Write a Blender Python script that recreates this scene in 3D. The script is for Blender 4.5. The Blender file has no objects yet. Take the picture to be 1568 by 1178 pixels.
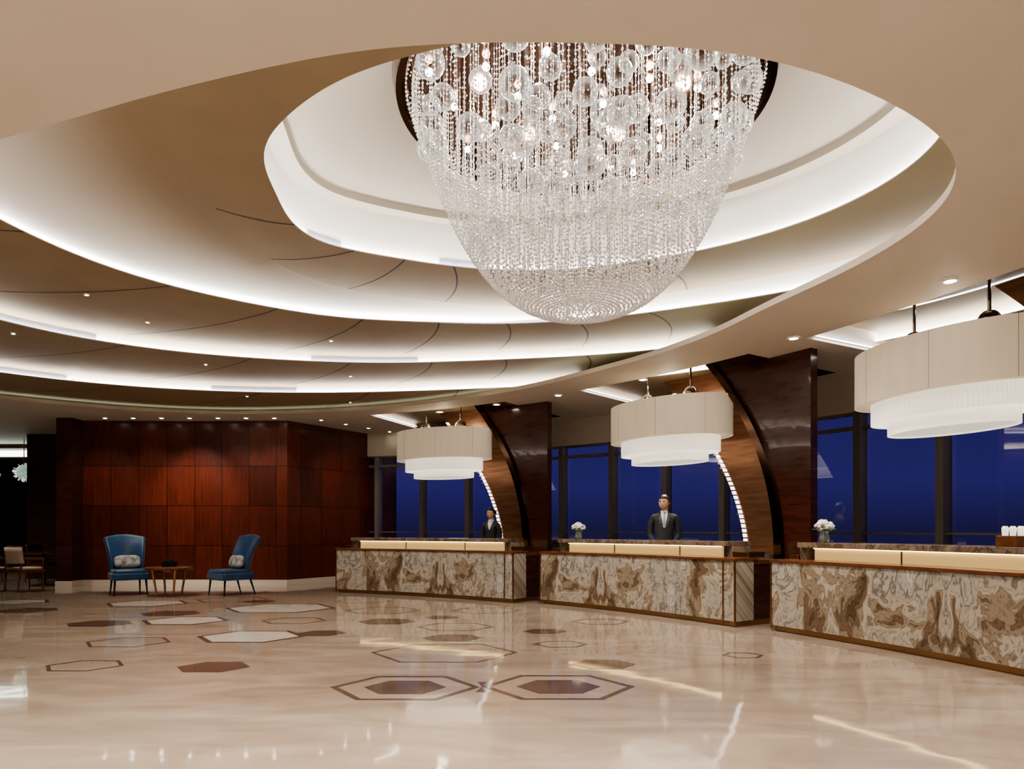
import bpy, bmesh, math, random
import numpy as np
from mathutils import Vector, Matrix
from mathutils.geometry import tessellate_polygon
from mathutils.bvhtree import BVHTree
random.seed(7)
S=bpy.context.scene
COL=S.collection
pi=math.pi
def rad(a): return a*pi/180

# ------------------------------------------------------------------ materials
def new_mat(name):
    m=bpy.data.materials.new(name); m.use_nodes=True
    nt=m.node_tree
    return m,nt,nt.nodes['Principled BSDF']
def pm(name,col,rough=.5,metal=0,emis=None,es=0,spec=None,coat=0,sheen=0,trans=0):
    m,nt,b=new_mat(name)
    b.inputs['Base Color'].default_value=(*col,1)
    b.inputs['Roughness'].default_value=rough
    b.inputs['Metallic'].default_value=metal
    if spec is not None: b.inputs['Specular IOR Level'].default_value=spec
    if emis: 
        b.inputs['Emission Color'].default_value=(*emis,1); b.inputs['Emission Strength'].default_value=es
    b.inputs['Coat Weight'].default_value=coat
    b.inputs['Sheen Weight'].default_value=sheen
    b.inputs['Transmission Weight'].default_value=trans
    return m
def N(nt,t,**k):
    n=nt.nodes.new(t)
    for a,v in k.items():
        if a in n.inputs: n.inputs[a].default_value=v
        else: setattr(n,a,v)
    return n
def ramp(nt,stops):
    r=nt.nodes.new('ShaderNodeValToRGB'); e=r.color_ramp.elements
    while len(e)<len(stops): e.new(.5)
    for i,(p,c) in enumerate(stops):
        e[i].position=p; e[i].color=(*c,1)
    return r
def noisy(name,c1,c2,scale=4,rough=.5,metal=0,stretch=(1,1,1),bump=0,detail=5,**k):
    m=pm(name,c1,rough,metal,**k); nt=m.node_tree; b=nt.nodes['Principled BSDF']
    tc=N(nt,'ShaderNodeTexCoord'); mp=N(nt,'ShaderNodeMapping'); mp.inputs['Scale'].default_value=stretch
    nz=N(nt,'ShaderNodeTexNoise'); nz.inputs['Scale'].default_value=scale; nz.inputs['Detail'].default_value=detail
    r=ramp(nt,[(.3,c1),(.7,c2)])
    L=nt.links.new
    L(tc.outputs['Object'],mp.inputs['Vector']); L(mp.outputs[0],nz.inputs['Vector']); L(nz.outputs['Fac'],r.inputs[0]); L(r.outputs[0],b.inputs['Base Color'])
    if bump:
        bp=N(nt,'ShaderNodeBump'); bp.inputs['Strength'].default_value=bump; bp.inputs['Distance'].default_value=.01
        L(nz.outputs['Fac'],bp.inputs['Height']); L(bp.outputs[0],b.inputs['Normal'])
    return m
def emit(name,col,s):
    m=bpy.data.materials.new(name); m.use_nodes=True; nt=m.node_tree; nt.nodes.clear()
    e=nt.nodes.new('ShaderNodeEmission'); e.inputs[0].default_value=(*col,1); e.inputs[1].default_value=s
    o=nt.nodes.new('ShaderNodeOutputMaterial'); nt.links.new(e.outputs[0],o.inputs[0]); return m

M_soffit=noisy('soffit_plaster',(.59,.53,.455),(.63,.57,.49),1.5,.6)
TAN=(.265,.197,.122)
M_tan=noisy('tan_plaster',(.25,.184,.113),(.28,.21,.13),2,.6)
M_white=pm('cove_white',(.84,.83,.80),.6)
# cove colour with LED glow painted in: white at the lip, fading into the tan plaster on the wide curved part
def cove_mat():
    m,nt,b=new_mat('cove_glow_fade'); at=N(nt,'ShaderNodeAttribute'); at.attribute_name='tanmix'
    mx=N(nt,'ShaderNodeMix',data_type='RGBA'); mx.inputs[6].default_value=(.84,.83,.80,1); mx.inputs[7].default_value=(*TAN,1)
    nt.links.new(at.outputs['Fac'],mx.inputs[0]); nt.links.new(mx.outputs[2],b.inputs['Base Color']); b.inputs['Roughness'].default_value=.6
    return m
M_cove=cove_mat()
M_dome=pm('dome_plaster',(.46,.42,.36),.6)
M_led=emit('led_strip',(1,.96,.90),36)
M_seam=pm('seam_dark',(.045,.03,.02),.7)
M_vent=pm('vent_white',(.60,.62,.68),.4)
M_ventd=pm('vent_slot',(.16,.18,.25),.5)
M_dl=emit('downlight_glow',(1,.93,.82),30)
M_chrome=pm('chrome',(.7,.66,.6),.12,1)
M_brass=pm('brass',(.45,.27,.14),.25,1)
M_bronze=noisy('bronze_mirror',(.09,.05,.035),(.13,.07,.045),3,.12,1)
M_recess=noisy('recess_bronze',(.040,.022,.015),(.065,.035,.024),3,.3,.3)
M_darkwood=noisy('dark_rosewood',(.036,.010,.007),(.075,.020,.011),3,.2,stretch=(1,1,8),coat=.3)
M_copper=noisy('copper_panel',(.22,.105,.06),(.36,.19,.11),2.2,.3,.7,stretch=(1,1,9))
M_black=pm('black_lacquer',(.012,.011,.012),.25)
M_frame=pm('mullion_metal',(.22,.20,.185),.4,.4)
M_sill=noisy('sill_stone',(.06,.055,.055),(.12,.11,.11),6,.25)
M_base=pm('baseboard_stone',(.66,.58,.50),.25)
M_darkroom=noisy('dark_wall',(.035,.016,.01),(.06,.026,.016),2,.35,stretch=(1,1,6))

# wood panels (UV in metres)
def wood_panel():
    m,nt,b=new_mat('mahogany_panel'); L=nt.links.new
    uv=N(nt,'ShaderNodeUVMap')
    br=N(nt,'ShaderNodeTexBrick'); br.offset=0; br.inputs['Scale'].default_value=1
    br.inputs['Brick Width'].default_value=.62; br.inputs['Row Height'].default_value=.895; br.inputs['Mortar Size'].default_value=.008; br.inputs['Mortar Smooth'].default_value=.2
    br.inputs['Color1'].default_value=(.070,.013,.007,1); br.inputs['Color2'].default_value=(.135,.026,.012,1); br.inputs['Mortar'].default_value=(.012,.004,.003,1)
    mp=N(nt,'ShaderNodeMapping'); mp.inputs['Scale'].default_value=(14,.8,1)
    nz=N(nt,'ShaderNodeTexNoise'); nz.inputs['Scale'].default_value=2.2; nz.inputs['Detail'].default_value=7; nz.inputs['Distortion'].default_value=.5
    r=ramp(nt,[(.3,(.58,.56,.54)),(.7,(1.15,1.15,1.15))])
    mx=N(nt,'ShaderNodeMix',data_type='RGBA',blend_type='MULTIPLY'); mx.inputs[0].default_value=1
    L(uv.outputs[0],br.inputs['Vector']); L(uv.outputs[0],mp.inputs['Vector']); L(mp.outputs[0],nz.inputs['Vector']); L(nz.outputs['Fac'],r.inputs[0])
    L(br.outputs['Color'],mx.inputs[6]); L(r.outputs[0],mx.inputs[7]); L(mx.outputs[2],b.inputs['Base Color'])
    b.inputs['Roughness'].default_value=.32; b.inputs['Coat Weight'].default_value=.2; b.inputs['Coat Roughness'].default_value=.2
    return m
M_wood=wood_panel()

def onyx(name,dark=False):
    m,nt,b=new_mat(name); L=nt.links.new
    uv=N(nt,'ShaderNodeUVMap'); sp=N(nt,'ShaderNodeSeparateXYZ'); L(uv.outputs[0],sp.inputs[0])
    pp=N(nt,'ShaderNodeMath',operation='PINGPONG'); pp.inputs[1].default_value=1.35; L(sp.outputs[0],pp.inputs[0])
    cb=N(nt,'ShaderNodeCombineXYZ'); L(pp.outputs[0],cb.inputs[0]); L(sp.outputs[1],cb.inputs[1])
    fl=N(nt,'ShaderNodeMath',operation='MULTIPLY'); fl.inputs[1].default_value=.22; L(sp.outputs[0],fl.inputs[0]); L(fl.outputs[0],cb.inputs[2])
    mp=N(nt,'ShaderNodeMapping'); mp.inputs['Scale'].default_value=(1.25,.75,1); mp.inputs['Rotation'].default_value=(0,0,.6); L(cb.outputs[0],mp.inputs[0])
    n1=N(nt,'ShaderNodeTexNoise'); n1.inputs['Scale'].default_value=1.3; n1.inputs['Detail'].default_value=3; n1.inputs['Distortion'].default_value=.6
    L(mp.outputs[0],n1.inputs['Vector'])
    sc=N(nt,'ShaderNodeVectorMath',operation='SCALE'); sc.inputs['Scale'].default_value=1.0; L(n1.outputs['Color'],sc.inputs[0])
    ad=N(nt,'ShaderNodeVectorMath',operation='ADD'); L(mp.outputs[0],ad.inputs[0]); L(sc.outputs[0],ad.inputs[1])
    n2=N(nt,'ShaderNodeTexNoise'); n2.inputs['Scale'].default_value=1.6; n2.inputs['Detail'].default_value=9; n2.inputs['Roughness'].default_value=.57; n2.inputs['Distortion'].default_value=.5
    L(ad.outputs[0],n2.inputs['Vector'])
    mu=N(nt,'ShaderNodeMath',operation='MULTIPLY'); mu.inputs[1].default_value=120; L(n2.outputs['Fac'],mu.inputs[0])
    sn=N(nt,'ShaderNodeMath',operation='SINE'); L(mu.outputs[0],sn.inputs[0])
    r1=ramp(nt,[(.32,(.085,.055,.032)),(.40,(.17,.12,.078)),(.455,(.30,.245,.185)),(.51,(.45,.415,.36)),(.555,(.25,.222,.192)),(.61,(.42,.395,.36)),(.72,(.53,.50,.46))])
    L(n2.outputs['Fac'],r1.inputs[0])
    r2=ramp(nt,[(0,(.52,.47,.42)),(.3,(.93,.92,.90)),(1,(1.1,1.1,1.1))])
    ma=N(nt,'ShaderNodeMath',operation='MULTIPLY_ADD'); ma.inputs[1].default_value=.5; ma.inputs[2].default_value=.5; L(sn.outputs[0],ma.inputs[0]); L(ma.outputs[0],r2.inputs[0])
    mx=N(nt,'ShaderNodeMix',data_type='RGBA',blend_type='MULTIPLY'); mx.inputs[0].default_value=.85
    L(r1.outputs[0],mx.inputs[6]); L(r2.outputs[0],mx.inputs[7])
    if dark:
        m2=N(nt,'ShaderNodeMix',data_type='RGBA',blend_type='MULTIPLY'); m2.inputs[0].default_value=1; m2.inputs[7].default_value=(.5,.42,.36,1)
        L(mx.outputs[2],m2.inputs[6]); L(m2.outputs[2],b.inputs['Base Color'])
    else: L(mx.outputs[2],b.inputs['Base Color'])
    b.inputs['Roughness'].default_value=.12
    return m
M_onyx=onyx('onyx_marble'); M_onyxd=onyx('onyx_marble_brown',True)

def floor_mat():
    m,nt,b=new_mat('polished_marble_floor'); L=nt.links.new
    tc=N(nt,'ShaderNodeTexCoord'); mp=N(nt,'ShaderNodeMapping'); mp.inputs['Scale'].default_value=(.45,1.3,1); mp.inputs['Rotation'].default_value=(0,0,.35)
    n=N(nt,'ShaderNodeTexNoise'); n.inputs['Scale'].default_value=1.6; n.inputs['Detail'].default_value=8; n.inputs['Distortion'].default_value=1.5
    L(tc.outputs['Object'],mp.inputs[0]); L(mp.outputs[0],n.inputs['Vector'])
    r=ramp(nt,[(.28,(.27,.205,.155)),(.5,(.335,.265,.207)),(.72,(.40,.33,.265))])
    L(n.outputs['Fac'],r.inputs[0])
    br=N(nt,'ShaderNodeTexBrick'); br.offset=0; br.inputs['Scale'].default_value=1; br.inputs['Brick Width'].default_value=1.2; br.inputs['Row Height'].default_value=1.2; br.inputs['Mortar Size'].default_value=.002
    br.inputs['Color1'].default_value=(1,1,1,1); br.inputs['Color2'].default_value=(.96,.95,.94,1); br.inputs['Mortar'].default_value=(.88,.85,.82,1)
    L(tc.outputs['Object'],br.inputs['Vector'])
    mx=N(nt,'ShaderNodeMix',data_type='RGBA',blend_type='MULTIPLY'); mx.inputs[0].default_value=1
    L(r.outputs[0],mx.inputs[6]); L(br.outputs[0],mx.inputs[7]); L(mx.outputs[2],b.inputs['Base Color'])
    b.inputs['Roughness'].default_value=.055; b.inputs['IOR'].default_value=1.75
    n3=N(nt,'ShaderNodeTexNoise'); n3.inputs['Scale'].default_value=3.0; n3.inputs['Detail'].default_value=1; L(tc.outputs['Object'],n3.inputs['Vector'])
    bp=N(nt,'ShaderNodeBump'); bp.inputs['Strength'].default_value=.08; bp.inputs['Distance'].default_value=.02; L(n3.outputs['Fac'],bp.inputs['Height']); L(bp.outputs[0],b.inputs['Normal'])
    return m
M_floor=floor_mat()
M_inlay=noisy('inlay_brown',(.095,.065,.05),(.14,.095,.07),4,.06,spec=1)
M_inlayl=noisy('inlay_cream',(.50,.44,.375),(.58,.515,.45),4,.06,spec=1)

def glass_pane():
    m=bpy.data.materials.new('window_glass'); m.use_nodes=True; nt=m.node_tree; nt.nodes.clear(); L=nt.links.new
    o=N(nt,'ShaderNodeOutputMaterial'); t=N(nt,'ShaderNodeBsdfTransparent'); g=N(nt,'ShaderNodeBsdfGlossy'); g.inputs['Roughness'].default_value=.02
    fr=N(nt,'ShaderNodeFresnel'); fr.inputs[0].default_value=1.5; ad=N(nt,'ShaderNodeMath',operation='ADD'); ad.inputs[1].default_value=.09; L(fr.outputs[0],ad.inputs[0])
    mx=N(nt,'ShaderNodeMixShader'); L(ad.outputs[0],mx.inputs[0]); L(t.outputs[0],mx.inputs[1]); L(g.outputs[0],mx.inputs[2]); L(mx.outputs[0],o.inputs[0]); return m
M_glass=glass_pane()
def bubble():
    m=bpy.data.materials.new('crystal_ball'); m.use_nodes=True; nt=m.node_tree; nt.nodes.clear(); L=nt.links.new
    o=N(nt,'ShaderNodeOutputMaterial'); t=N(nt,'ShaderNodeBsdfTransparent'); t.inputs[0].default_value=(.9,.89,.88,1)
    g=N(nt,'ShaderNodeBsdfGlossy'); g.inputs['Roughness'].default_value=.05
    e=N(nt,'ShaderNodeEmission'); e.inputs[0].default_value=(1,.93,.86,1); e.inputs[1].default_value=.8  # emission puts the bright rim of the crystal into the material
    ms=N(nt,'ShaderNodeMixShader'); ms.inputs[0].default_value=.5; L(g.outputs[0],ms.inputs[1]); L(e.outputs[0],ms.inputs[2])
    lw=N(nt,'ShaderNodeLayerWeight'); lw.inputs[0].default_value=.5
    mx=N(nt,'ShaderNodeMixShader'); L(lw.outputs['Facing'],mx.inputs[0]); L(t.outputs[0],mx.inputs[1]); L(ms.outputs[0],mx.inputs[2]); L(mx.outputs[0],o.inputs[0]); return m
M_ball=bubble()
M_bead=pm('crystal_bead',(.64,.61,.58),.1,0,emis=(1,.95,.91),es=.06,spec=1,coat=1)  # faint emission paints in the sparkle of lit crystal
M_string=pm('crystal_string',(.5,.45,.42),.3)
M_shade=noisy('fabric_shade',(.60,.52,.41),(.66,.58,.47),8,.8,emis=(1,.84,.60),es=.16,stretch=(1,1,.1))
M_fringe=pm('crystal_fringe',(.80,.77,.70),.2,emis=(1,.92,.78),es=.48)
M_glow=pm('warm_backlight',(.46,.34,.17),.4,emis=(1,.68,.27),es=.36)
M_velvet=noisy('blue_velvet',(.002,.026,.080),(.006,.060,.155),3,.4,sheen=.2)
M_cush=noisy('patterned_cushion',(.12,.12,.13),(.45,.44,.42),14,.8)
M_cream=pm('cream_upholstery',(.50,.42,.34),.7)
M_skin=pm('skin',(.56,.34,.24),.5)
M_suit=noisy('charcoal_suit',(.018,.019,.022),(.028,.029,.033),20,.8)
M_lapel=pm('satin_lapel',(.035,.036,.042),.5)
M_hair=pm('black_hair',(.012,.009,.008),.4)
M_shirt=pm('white_shirt',(.75,.73,.70),.7)
M_tie=pm('silver_tie',(.25,.26,.30),.5)
M_lip=pm('lip',(.36,.12,.09),.5)
M_eye=pm('eye_white',(.6,.58,.55),.3)
M_petal=noisy('white_petals',(.75,.74,.68),(.85,.84,.80),20,.7)
M_leaf=pm('leaf_green',(.06,.14,.03),.5)
M_vase=pm('vase_glass',(.75,.85,.8),.05,spec=.8,trans=.8)
M_tablewood=noisy('table_wood',(.10,.035,.015),(.16,.06,.025),6,.25)

# ------------------------------------------------------------------ mesh builder
class B:
    def __init__(s): s.v=[];s.f=[];s.m=[];s.uv={}
    def add(s,vs,fs,mi=0,uvs=None):
        o=len(s.v); s.v+= [tuple(p) for p in vs]
        for k,f in enumerate(fs):
            s.f.append(tuple(i+o for i in f)); s.m.append(mi)
            if uvs: s.uv[len(s.f)-1]=[uvs[i] for i in f]
        return s
    def box(s,c,d,mi=0,rz=0,taper=1):
        x,y,z=d[0]/2,d[1]/2,d[2]/2; vs=[]
        for sz in(-1,1):
            k=taper if sz<0 else 1
            for sx,sy in((-1,-1),(1,-1),(1,1),(-1,1)):
                px,py=sx*x*k,sy*y*k
                vs.append((c[0]+px*math.cos(rz)-py*math.sin(rz),c[1]+px*math.sin(rz)+py*math.cos(rz),c[2]+sz*z))
        return s.add(vs,[(3,2,1,0),(4,5,6,7),(0,1,5,4),(1,2,6,5),(2,3,7,6),(3,0,4,7)],mi)
    def lathe(s,prof,c=(0,0,0),n=24,mi=0,sx=1,sy=1,rz=0,cap=True,wob=None):
        vs=[];fs=[]
        for r,z in prof:
            for i in range(n):
                a=2*pi*i/n; rr=r*(wob(i) if wob else 1)
                x=rr*math.cos(a)*sx;y=rr*math.sin(a)*sy
                vs.append((c[0]+x*math.cos(rz)-y*math.sin(rz),c[1]+x*math.sin(rz)+y*math.cos(rz),c[2]+z))
        for j in range(len(prof)-1):
            for i in range(n):
                k=(i+1)%n
                fs.append((j*n+i,j*n+k,(j+1)*n+k,(j+1)*n+i))
        if cap:
            fs.append(tuple(range(n-1,-1,-1))); fs.append(tuple((len(prof)-1)*n+i for i in range(n)))
        return s.add(vs,fs,mi)
    def tube(s,pts,r,n=8,mi=0):
        pts=[Vector(p) for p in pts]; vs=[];fs=[]
        rs=r if isinstance(r,(list,tuple)) else [r]*len(pts)
        for j,p in enumerate(pts):
            t=(pts[min(j+1,len(pts)-1)]-pts[max(j-1,0)]).normalized()
            a=Vector((0,0,1)) if abs(t.z)<.9 else Vector((1,0,0))
            u=t.cross(a).normalized(); w=t.cross(u)
            for i in range(n):
                q=2*pi*i/n; vs.append(tuple(p+u*math.cos(q)*rs[j]+w*math.sin(q)*rs[j]))
        for j in range(len(pts)-1):
            for i in range(n):
                k=(i+1)%n; fs.append((j*n+i,j*n+k,(j+1)*n+k,(j+1)*n+i))
        fs.append(tuple(range(n-1,-1,-1))); fs.append(tuple((len(pts)-1)*n+i for i in range(n)))
        return s.add(vs,fs,mi)
    def ell(s,c,d,mi=0,nu=16,nv=10,rz=0,fn=None,R=None):
        vs=[];fs=[]
        for j in range(nv+1):
            ph=pi*j/nv
            for i in range(nu):
                a=2*pi*i/nu
                p=[math.sin(ph)*math.cos(a),math.sin(ph)*math.sin(a),math.cos(ph)]
                if fn: p=fn(p)
                x,y,z=p[0]*d[0],p[1]*d[1],p[2]*d[2]
                q=Vector((x*math.cos(rz)-y*math.sin(rz),x*math.sin(rz)+y*math.cos(rz),z))
                if R: q=R@q
                vs.append((c[0]+q.x,c[1]+q.y,c[2]+q.z))
        for j in range(nv):
            for i in range(nu):
                k=(i+1)%nu; fs.append((j*nu+i,(j+1)*nu+i,(j+1)*nu+k,j*nu+k))
        return s.add(vs,fs,mi)
    def obj(s,name,mats,parent=None,smooth=False,bevel=0,sub=0,auto=False):
        me=bpy.data.meshes.new(name)
        off=Vector(parent.location) if parent else Vector((0,0,0))
        me.from_pydata([(v[0]-off.x,v[1]-off.y,v[2]-off.z) for v in s.v],[],s.f)
        if not isinstance(mats,(list,tuple)): mats=[mats]
        for m in mats: me.materials.append(m)
        me.polygons.foreach_set('material_index',s.m)
        if s.uv:
            ul=me.uv_layers.new(name='UVMap')
            for p in me.polygons:
                if p.index in s.uv:
                    for li,u in zip(p.loop_indices,s.uv[p.index]): ul.data[li].uv=u
        me.polygons.foreach_set('use_smooth',[smooth]*len(me.polygons))
        me.update()
        o=bpy.data.objects.new(name,me); COL.objects.link(o)
        if parent: o.parent=parent
        if bevel:
            b=o.modifiers.new('bev','BEVEL'); b.width=bevel; b.segments=2; b.limit_method='ANGLE'
        if sub:
            b=o.modifiers.new('sub','SUBSURF'); b.levels=sub; b.render_levels=sub
        if auto:
            try: me.set_sharp_from_angle(angle=rad(35))
            except Exception: pass
        return o
def empty(name,loc,rz=0):
    e=bpy.data.objects.new(name,None); e.location=loc; e.empty_display_size=.2; COL.objects.link(e)
    e.rotation_euler=(0,0,rz); return e

# ------------------------------------------------------------------ lobby geometry (plan)
DC=(-7.57,2.44)            # centre of the curved desk line
def P(r,a,z=0): return (DC[0]+r*math.cos(rad(a)),DC[1]+r*math.sin(rad(a)),z)
ZS=3.70
RW=15.7
room=[(-20,-8),(P(RW,-10)[0],-8)]+[P(RW,a)[:2] for a in np.linspace(-10,75,60)]+[(-3.1,18.3),(-5,26),(-20,26)]

def poly_mesh(name,outer,holes,z,mat,flip=False):
    loops=[[Vector((p[0],p[1],0)) for p in outer]]+[[Vector((p[0],p[1],0)) for p in h] for h in holes]
    tri=tessellate_polygon(loops); pts=[p for l in loops for p in l]
    b=B(); b.add([(p.x,p.y,z) for p in pts],[tuple(t) for t in tri]); o=b.obj(name,mat)
    bm=bmesh.new(); bm.from_mesh(o.data); 
    for f in bm.faces:
        if (f.normal.z>0)==flip: f.normal_flip()
    bm.to_mesh(o.data); bm.free(); return o
poly_mesh('floor',room,[],0,M_floor)

CC=(-.8,7.0); NT=360
def curve(pts,keep=9):
    n=len(pts); dense=[]
    for i in range(n):
        p0,p1,p2,p3=[np.array(pts[(i+k)%n],float) for k in(-1,0,1,2)]
        for t in np.linspace(0,1,12,endpoint=False):
            dense.append(.5*((2*p1)+(p2-p0)*t+(2*p0-5*p1+4*p2-p3)*t*t+(-p0+3*p1-3*p2+p3)*t**3))
    d=np.array(dense)-np.array(CC); th=np.arctan2(d[:,1],d[:,0])%(2*pi); r=np.hypot(d[:,0],d[:,1])
    o=np.argsort(th); q=np.arange(NT)*2*pi/NT
    rr=np.interp(q,th[o],r[o],period=2*pi)
    F=np.fft.rfft(rr); F[keep:]=0
    return np.fft.irfft(F,NT)
def xy(r): 
    q=np.arange(NT)*2*pi/NT
    return np.stack([CC[0]+r*np.cos(q),CC[1]+r*np.sin(q)],1)
C1=curve([(3.4,5.42),(3.41,5.78),(3.2,6.5),(2.8,7.03),(2.14,7.57),(.8,8.12),(-.42,8.12),(-1.64,7.66),(-2.11,7.27),(-2.22,6.74),(-2.08,5.73),(-1.77,5.22),(-1.3,4.8),(-.8,4.53),(.5,4.15),(1.8,4.15),(2.9,4.6)],12)
C2=curve([(4.9,6.2),(4.4,7.2),(3.53,8.09),(2.62,8.67),(.6,9.46),(-1.3,9.46),(-2.88,9.0),(-4.12,7.92),(-4.61,7.05),(-4.73,6.31),(-4.7,5),(-4,3.8),(-2,2.6),(1,2.4),(3.5,3.2),(4.7,4.8)])
C2t=curve([(4.9,6.2),(4.4,7.2),(3.53,8.09),(2.62,8.67),(.6,9.45),(-.75,9.37),(-2.2,8.74),(-2.7,8.0),(-2.85,6.9),(-2.8,5.6),(-2.6,4.5),(-2,2.9),(1,2.4),(3.5,3.2),(4.7,4.8)])
C3=curve([(5.8,6),(5.3,7.8),(4,9.3),(2.05,10.4),(.68,10.8),(-1.53,11.14),(-3.22,11.06),(-4.9,10.57),(-6.02,9.77),(-6.69,8.92),(-6.9,7.6),(-6.7,6),(-5.3,3.4),(-2.5,1.6),(1,1.4),(4,2.3),(5.4,4)])
C4=curve([(6.6,6),(6,8),(4.2,10.2),(1.5,11.9),(-1.87,12.7),(-4.1,12.84),(-5.5,12.7),(-6.85,12.25),(-8.4,11.2),(-9.2,9.9),(-9.4,8.3),(-8.8,6),(-6.5,2.5),(-3,.4),(1,.3),(4.5,1.3),(6.2,3.5)])
O0=curve([(3.0,4.64),(3.3,5.6),(2.9,7.27),(1.98,9.6),(-.4,12.4),(-3.86,14.2),(-7.26,14.2),(-9.5,12.7),(-10.8,10.8),(-9.8,8.2),(-6.3,5.6),(-3.22,4.29),(-1.14,3.57),(-.28,3.45),(.38,3.43),(1.06,3.5),(1.85,3.75),(2.67,4.25)],14)
Z4,Z3,Z2,Z1,ZD=3.83,3.98,4.13,4.36,4.88

def loft(b,rows,mi=0,flip=False):
    vs=[]
    for r,z in rows:
        p=xy(r)
        for i in range(NT): vs.append((p[i,0],p[i,1],z if np.isscalar(z) else z[i]))
    fs=[]
    for j in range(len(rows)-1):
        for i in range(NT):
            k=(i+1)%NT; fs.append((j*NT+i,(j+1)*NT+i,(j+1)*NT+k,j*NT+k))
    b.add(vs,fs,mi)
G=.09
T2=np.minimum(C2+G,C2t)
b=B(); loft(b,[(C1,Z1),(T2,Z1)]); loft(b,[(C2,Z2),(C3+G,Z2)]); loft(b,[(C3,Z3),(C4+G,Z3)]); loft(b,[(C4,Z4),(C4+4.5,Z4)])
b.obj('ceiling_rings',M_tan)
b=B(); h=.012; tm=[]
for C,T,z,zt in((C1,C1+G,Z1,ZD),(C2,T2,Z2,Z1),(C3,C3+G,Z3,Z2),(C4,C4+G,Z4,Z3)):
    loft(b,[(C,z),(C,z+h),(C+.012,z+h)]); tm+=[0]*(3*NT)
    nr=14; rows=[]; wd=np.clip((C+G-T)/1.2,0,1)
    for j in range(nr+1):
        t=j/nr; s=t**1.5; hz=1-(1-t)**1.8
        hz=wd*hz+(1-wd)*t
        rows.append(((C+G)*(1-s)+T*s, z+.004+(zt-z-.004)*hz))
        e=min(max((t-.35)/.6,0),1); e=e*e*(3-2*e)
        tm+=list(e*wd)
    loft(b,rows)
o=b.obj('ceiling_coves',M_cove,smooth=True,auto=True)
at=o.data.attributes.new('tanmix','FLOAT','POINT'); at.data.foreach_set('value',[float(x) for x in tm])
b=B()
for C,z in((C1,Z1),(C2,Z2),(C3,Z3),(C4,Z4)):
    loft(b,[(C+.022,z+.008),(C+.072,z+.012)],flip=True)
o=b.obj('ceiling_led_strip',M_led)
b=B(); loft(b,[(O0+.12,ZS+.04),(O0+.17,ZS+.045)]); b.obj('soffit_led_strip',emit('soffit_led',(.8,1,.85),4))
# dome over the chandelier: a ledge at the head of the cove, then a shallow dome
p=xy(C1+G); dc=np.array((.62,6.1)); vs=[];fs=[]
SC=[1,.93,.93,.9,.7,.45,.2,.02]; ZZ=[ZD,ZD-.005,ZD+.07,ZD+.11,ZD+.17,ZD+.19,ZD+.20,ZD+.20]
for s_,z in zip(SC,ZZ):
    for i in range(NT):
        q=dc+(p[i]-dc)*s_; vs.append((q[0],q[1],z))
for j in range(len(SC)-1):
    for i in range(NT):
        k=(i+1)%NT; fs.append((j*NT+i,j*NT+k,(j+1)*NT+k,(j+1)*NT+i))
b=B(); b.add(vs,fs); b.obj('ceiling_dome',M_dome,smooth=True,auto=True)
# seams on the tan bands
b=B()
def seam(Ca,Cb,z,th,sh,w=.022):
    vs=[]
    n=14
    for j in range(n+1):
        t=j/n; a=th+sh*(t**1.6)
        i=(a/360*NT)%NT; ra=np.interp(i,np.arange(NT+1),np.append(Ca,Ca[0])); rb=np.interp(i,np.arange(NT+1),np.append(Cb,Cb[0]))
        r=ra+(rb-ra)*t
        da=w/2/r
        for s_ in(-1,1): vs.append((CC[0]+r*math.cos(rad(a)+s_*da),CC[1]+r*math.sin(rad(a)+s_*da),z-.002))
    b.add(vs,[(2*j,2*j+1,2*j+3,2*j+2) for j in range(n)])
for th in (22,48,84,117,148,182): seam(C1,T2,Z1,th,9)
for th in (38,55,74,95,118,140,162,186): seam(C2,C3,Z2,th,8)
for th in (62,80,97,114,131,148,165): seam(C3,C4,Z3,th,6)
for th in (75,92,108,124,140,156,172): seam(C4,C4+1.6,Z4,th,5)
b.obj('ceiling_seams',M_seam)
# air vents on the coves
def vent(C,z,a0,a1):
    b=B(); n=20
    for k,(h0,h1,mi) in enumerate(((.02,.10,0),(.032,.048,1),(.056,.070,1),(.078,.092,1))):
        vs=[]
        for j in range(n+1):
            a=a0+(a1-a0)*j/n; r=np.interp((a/360*NT)%NT,np.arange(NT+1),np.append(C,C[0]))+G-.012-(.003 if mi else 0)
            for hh in(h0,h1): vs.append((CC[0]+r*math.cos(rad(a)),CC[1]+r*math.sin(rad(a)),z+hh))
        b.add(vs,[(2*j,2*j+1,2*j+3,2*j+2) for j in range(n)],mi)
    b.obj('air_vent',[M_vent,M_ventd])
for a in((C1,Z1,152,168),(C1,Z1,67,93),(C2,Z2,60,100),(C3,Z3,100,121),(C3,Z3,151,163),(C4,Z4,119,130),(C4,Z4,145,152)): vent(*a)

pend_a=[62.5,40.5,22.0]
rec=[]; RO=15.05
for pa in pend_a:
    a0,a1=pa-7.5,pa+7
    rec.append([P(12.95,a)[:2] for a in np.linspace(a0,a1,20)]+[P(RO,a)[:2] for a in np.linspace(a1,a0,20)])
oh=[tuple(p) for p in xy(O0)]
poly_mesh('ceiling',room,[oh]+rec,ZS,M_soffit,flip=True)
b=B(); loft(b,[(O0,ZS),(O0,ZS+.07),(O0+.05,ZS+.07)]); b.obj('trim_ceiling_opening',M_soffit,smooth=False)
b=B(); b2=B(); b3=B()
for h_ in rec:
    n=len(h_)
    for i in range(n):
        j=(i+1)%n; p,q=h_[i],h_[j]; end=(i==n//2-1)
        b.add([(*p,ZS),(*q,ZS),(*q,4.0),(*p,4.0)],[(0,1,2,3)],0 if end else 1)
    t=n//2
    b2.add([(p[0],p[1],4.0) for p in h_],[(i,i+1,n-2-i,n-1-i) for i in range(t-1)])
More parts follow.
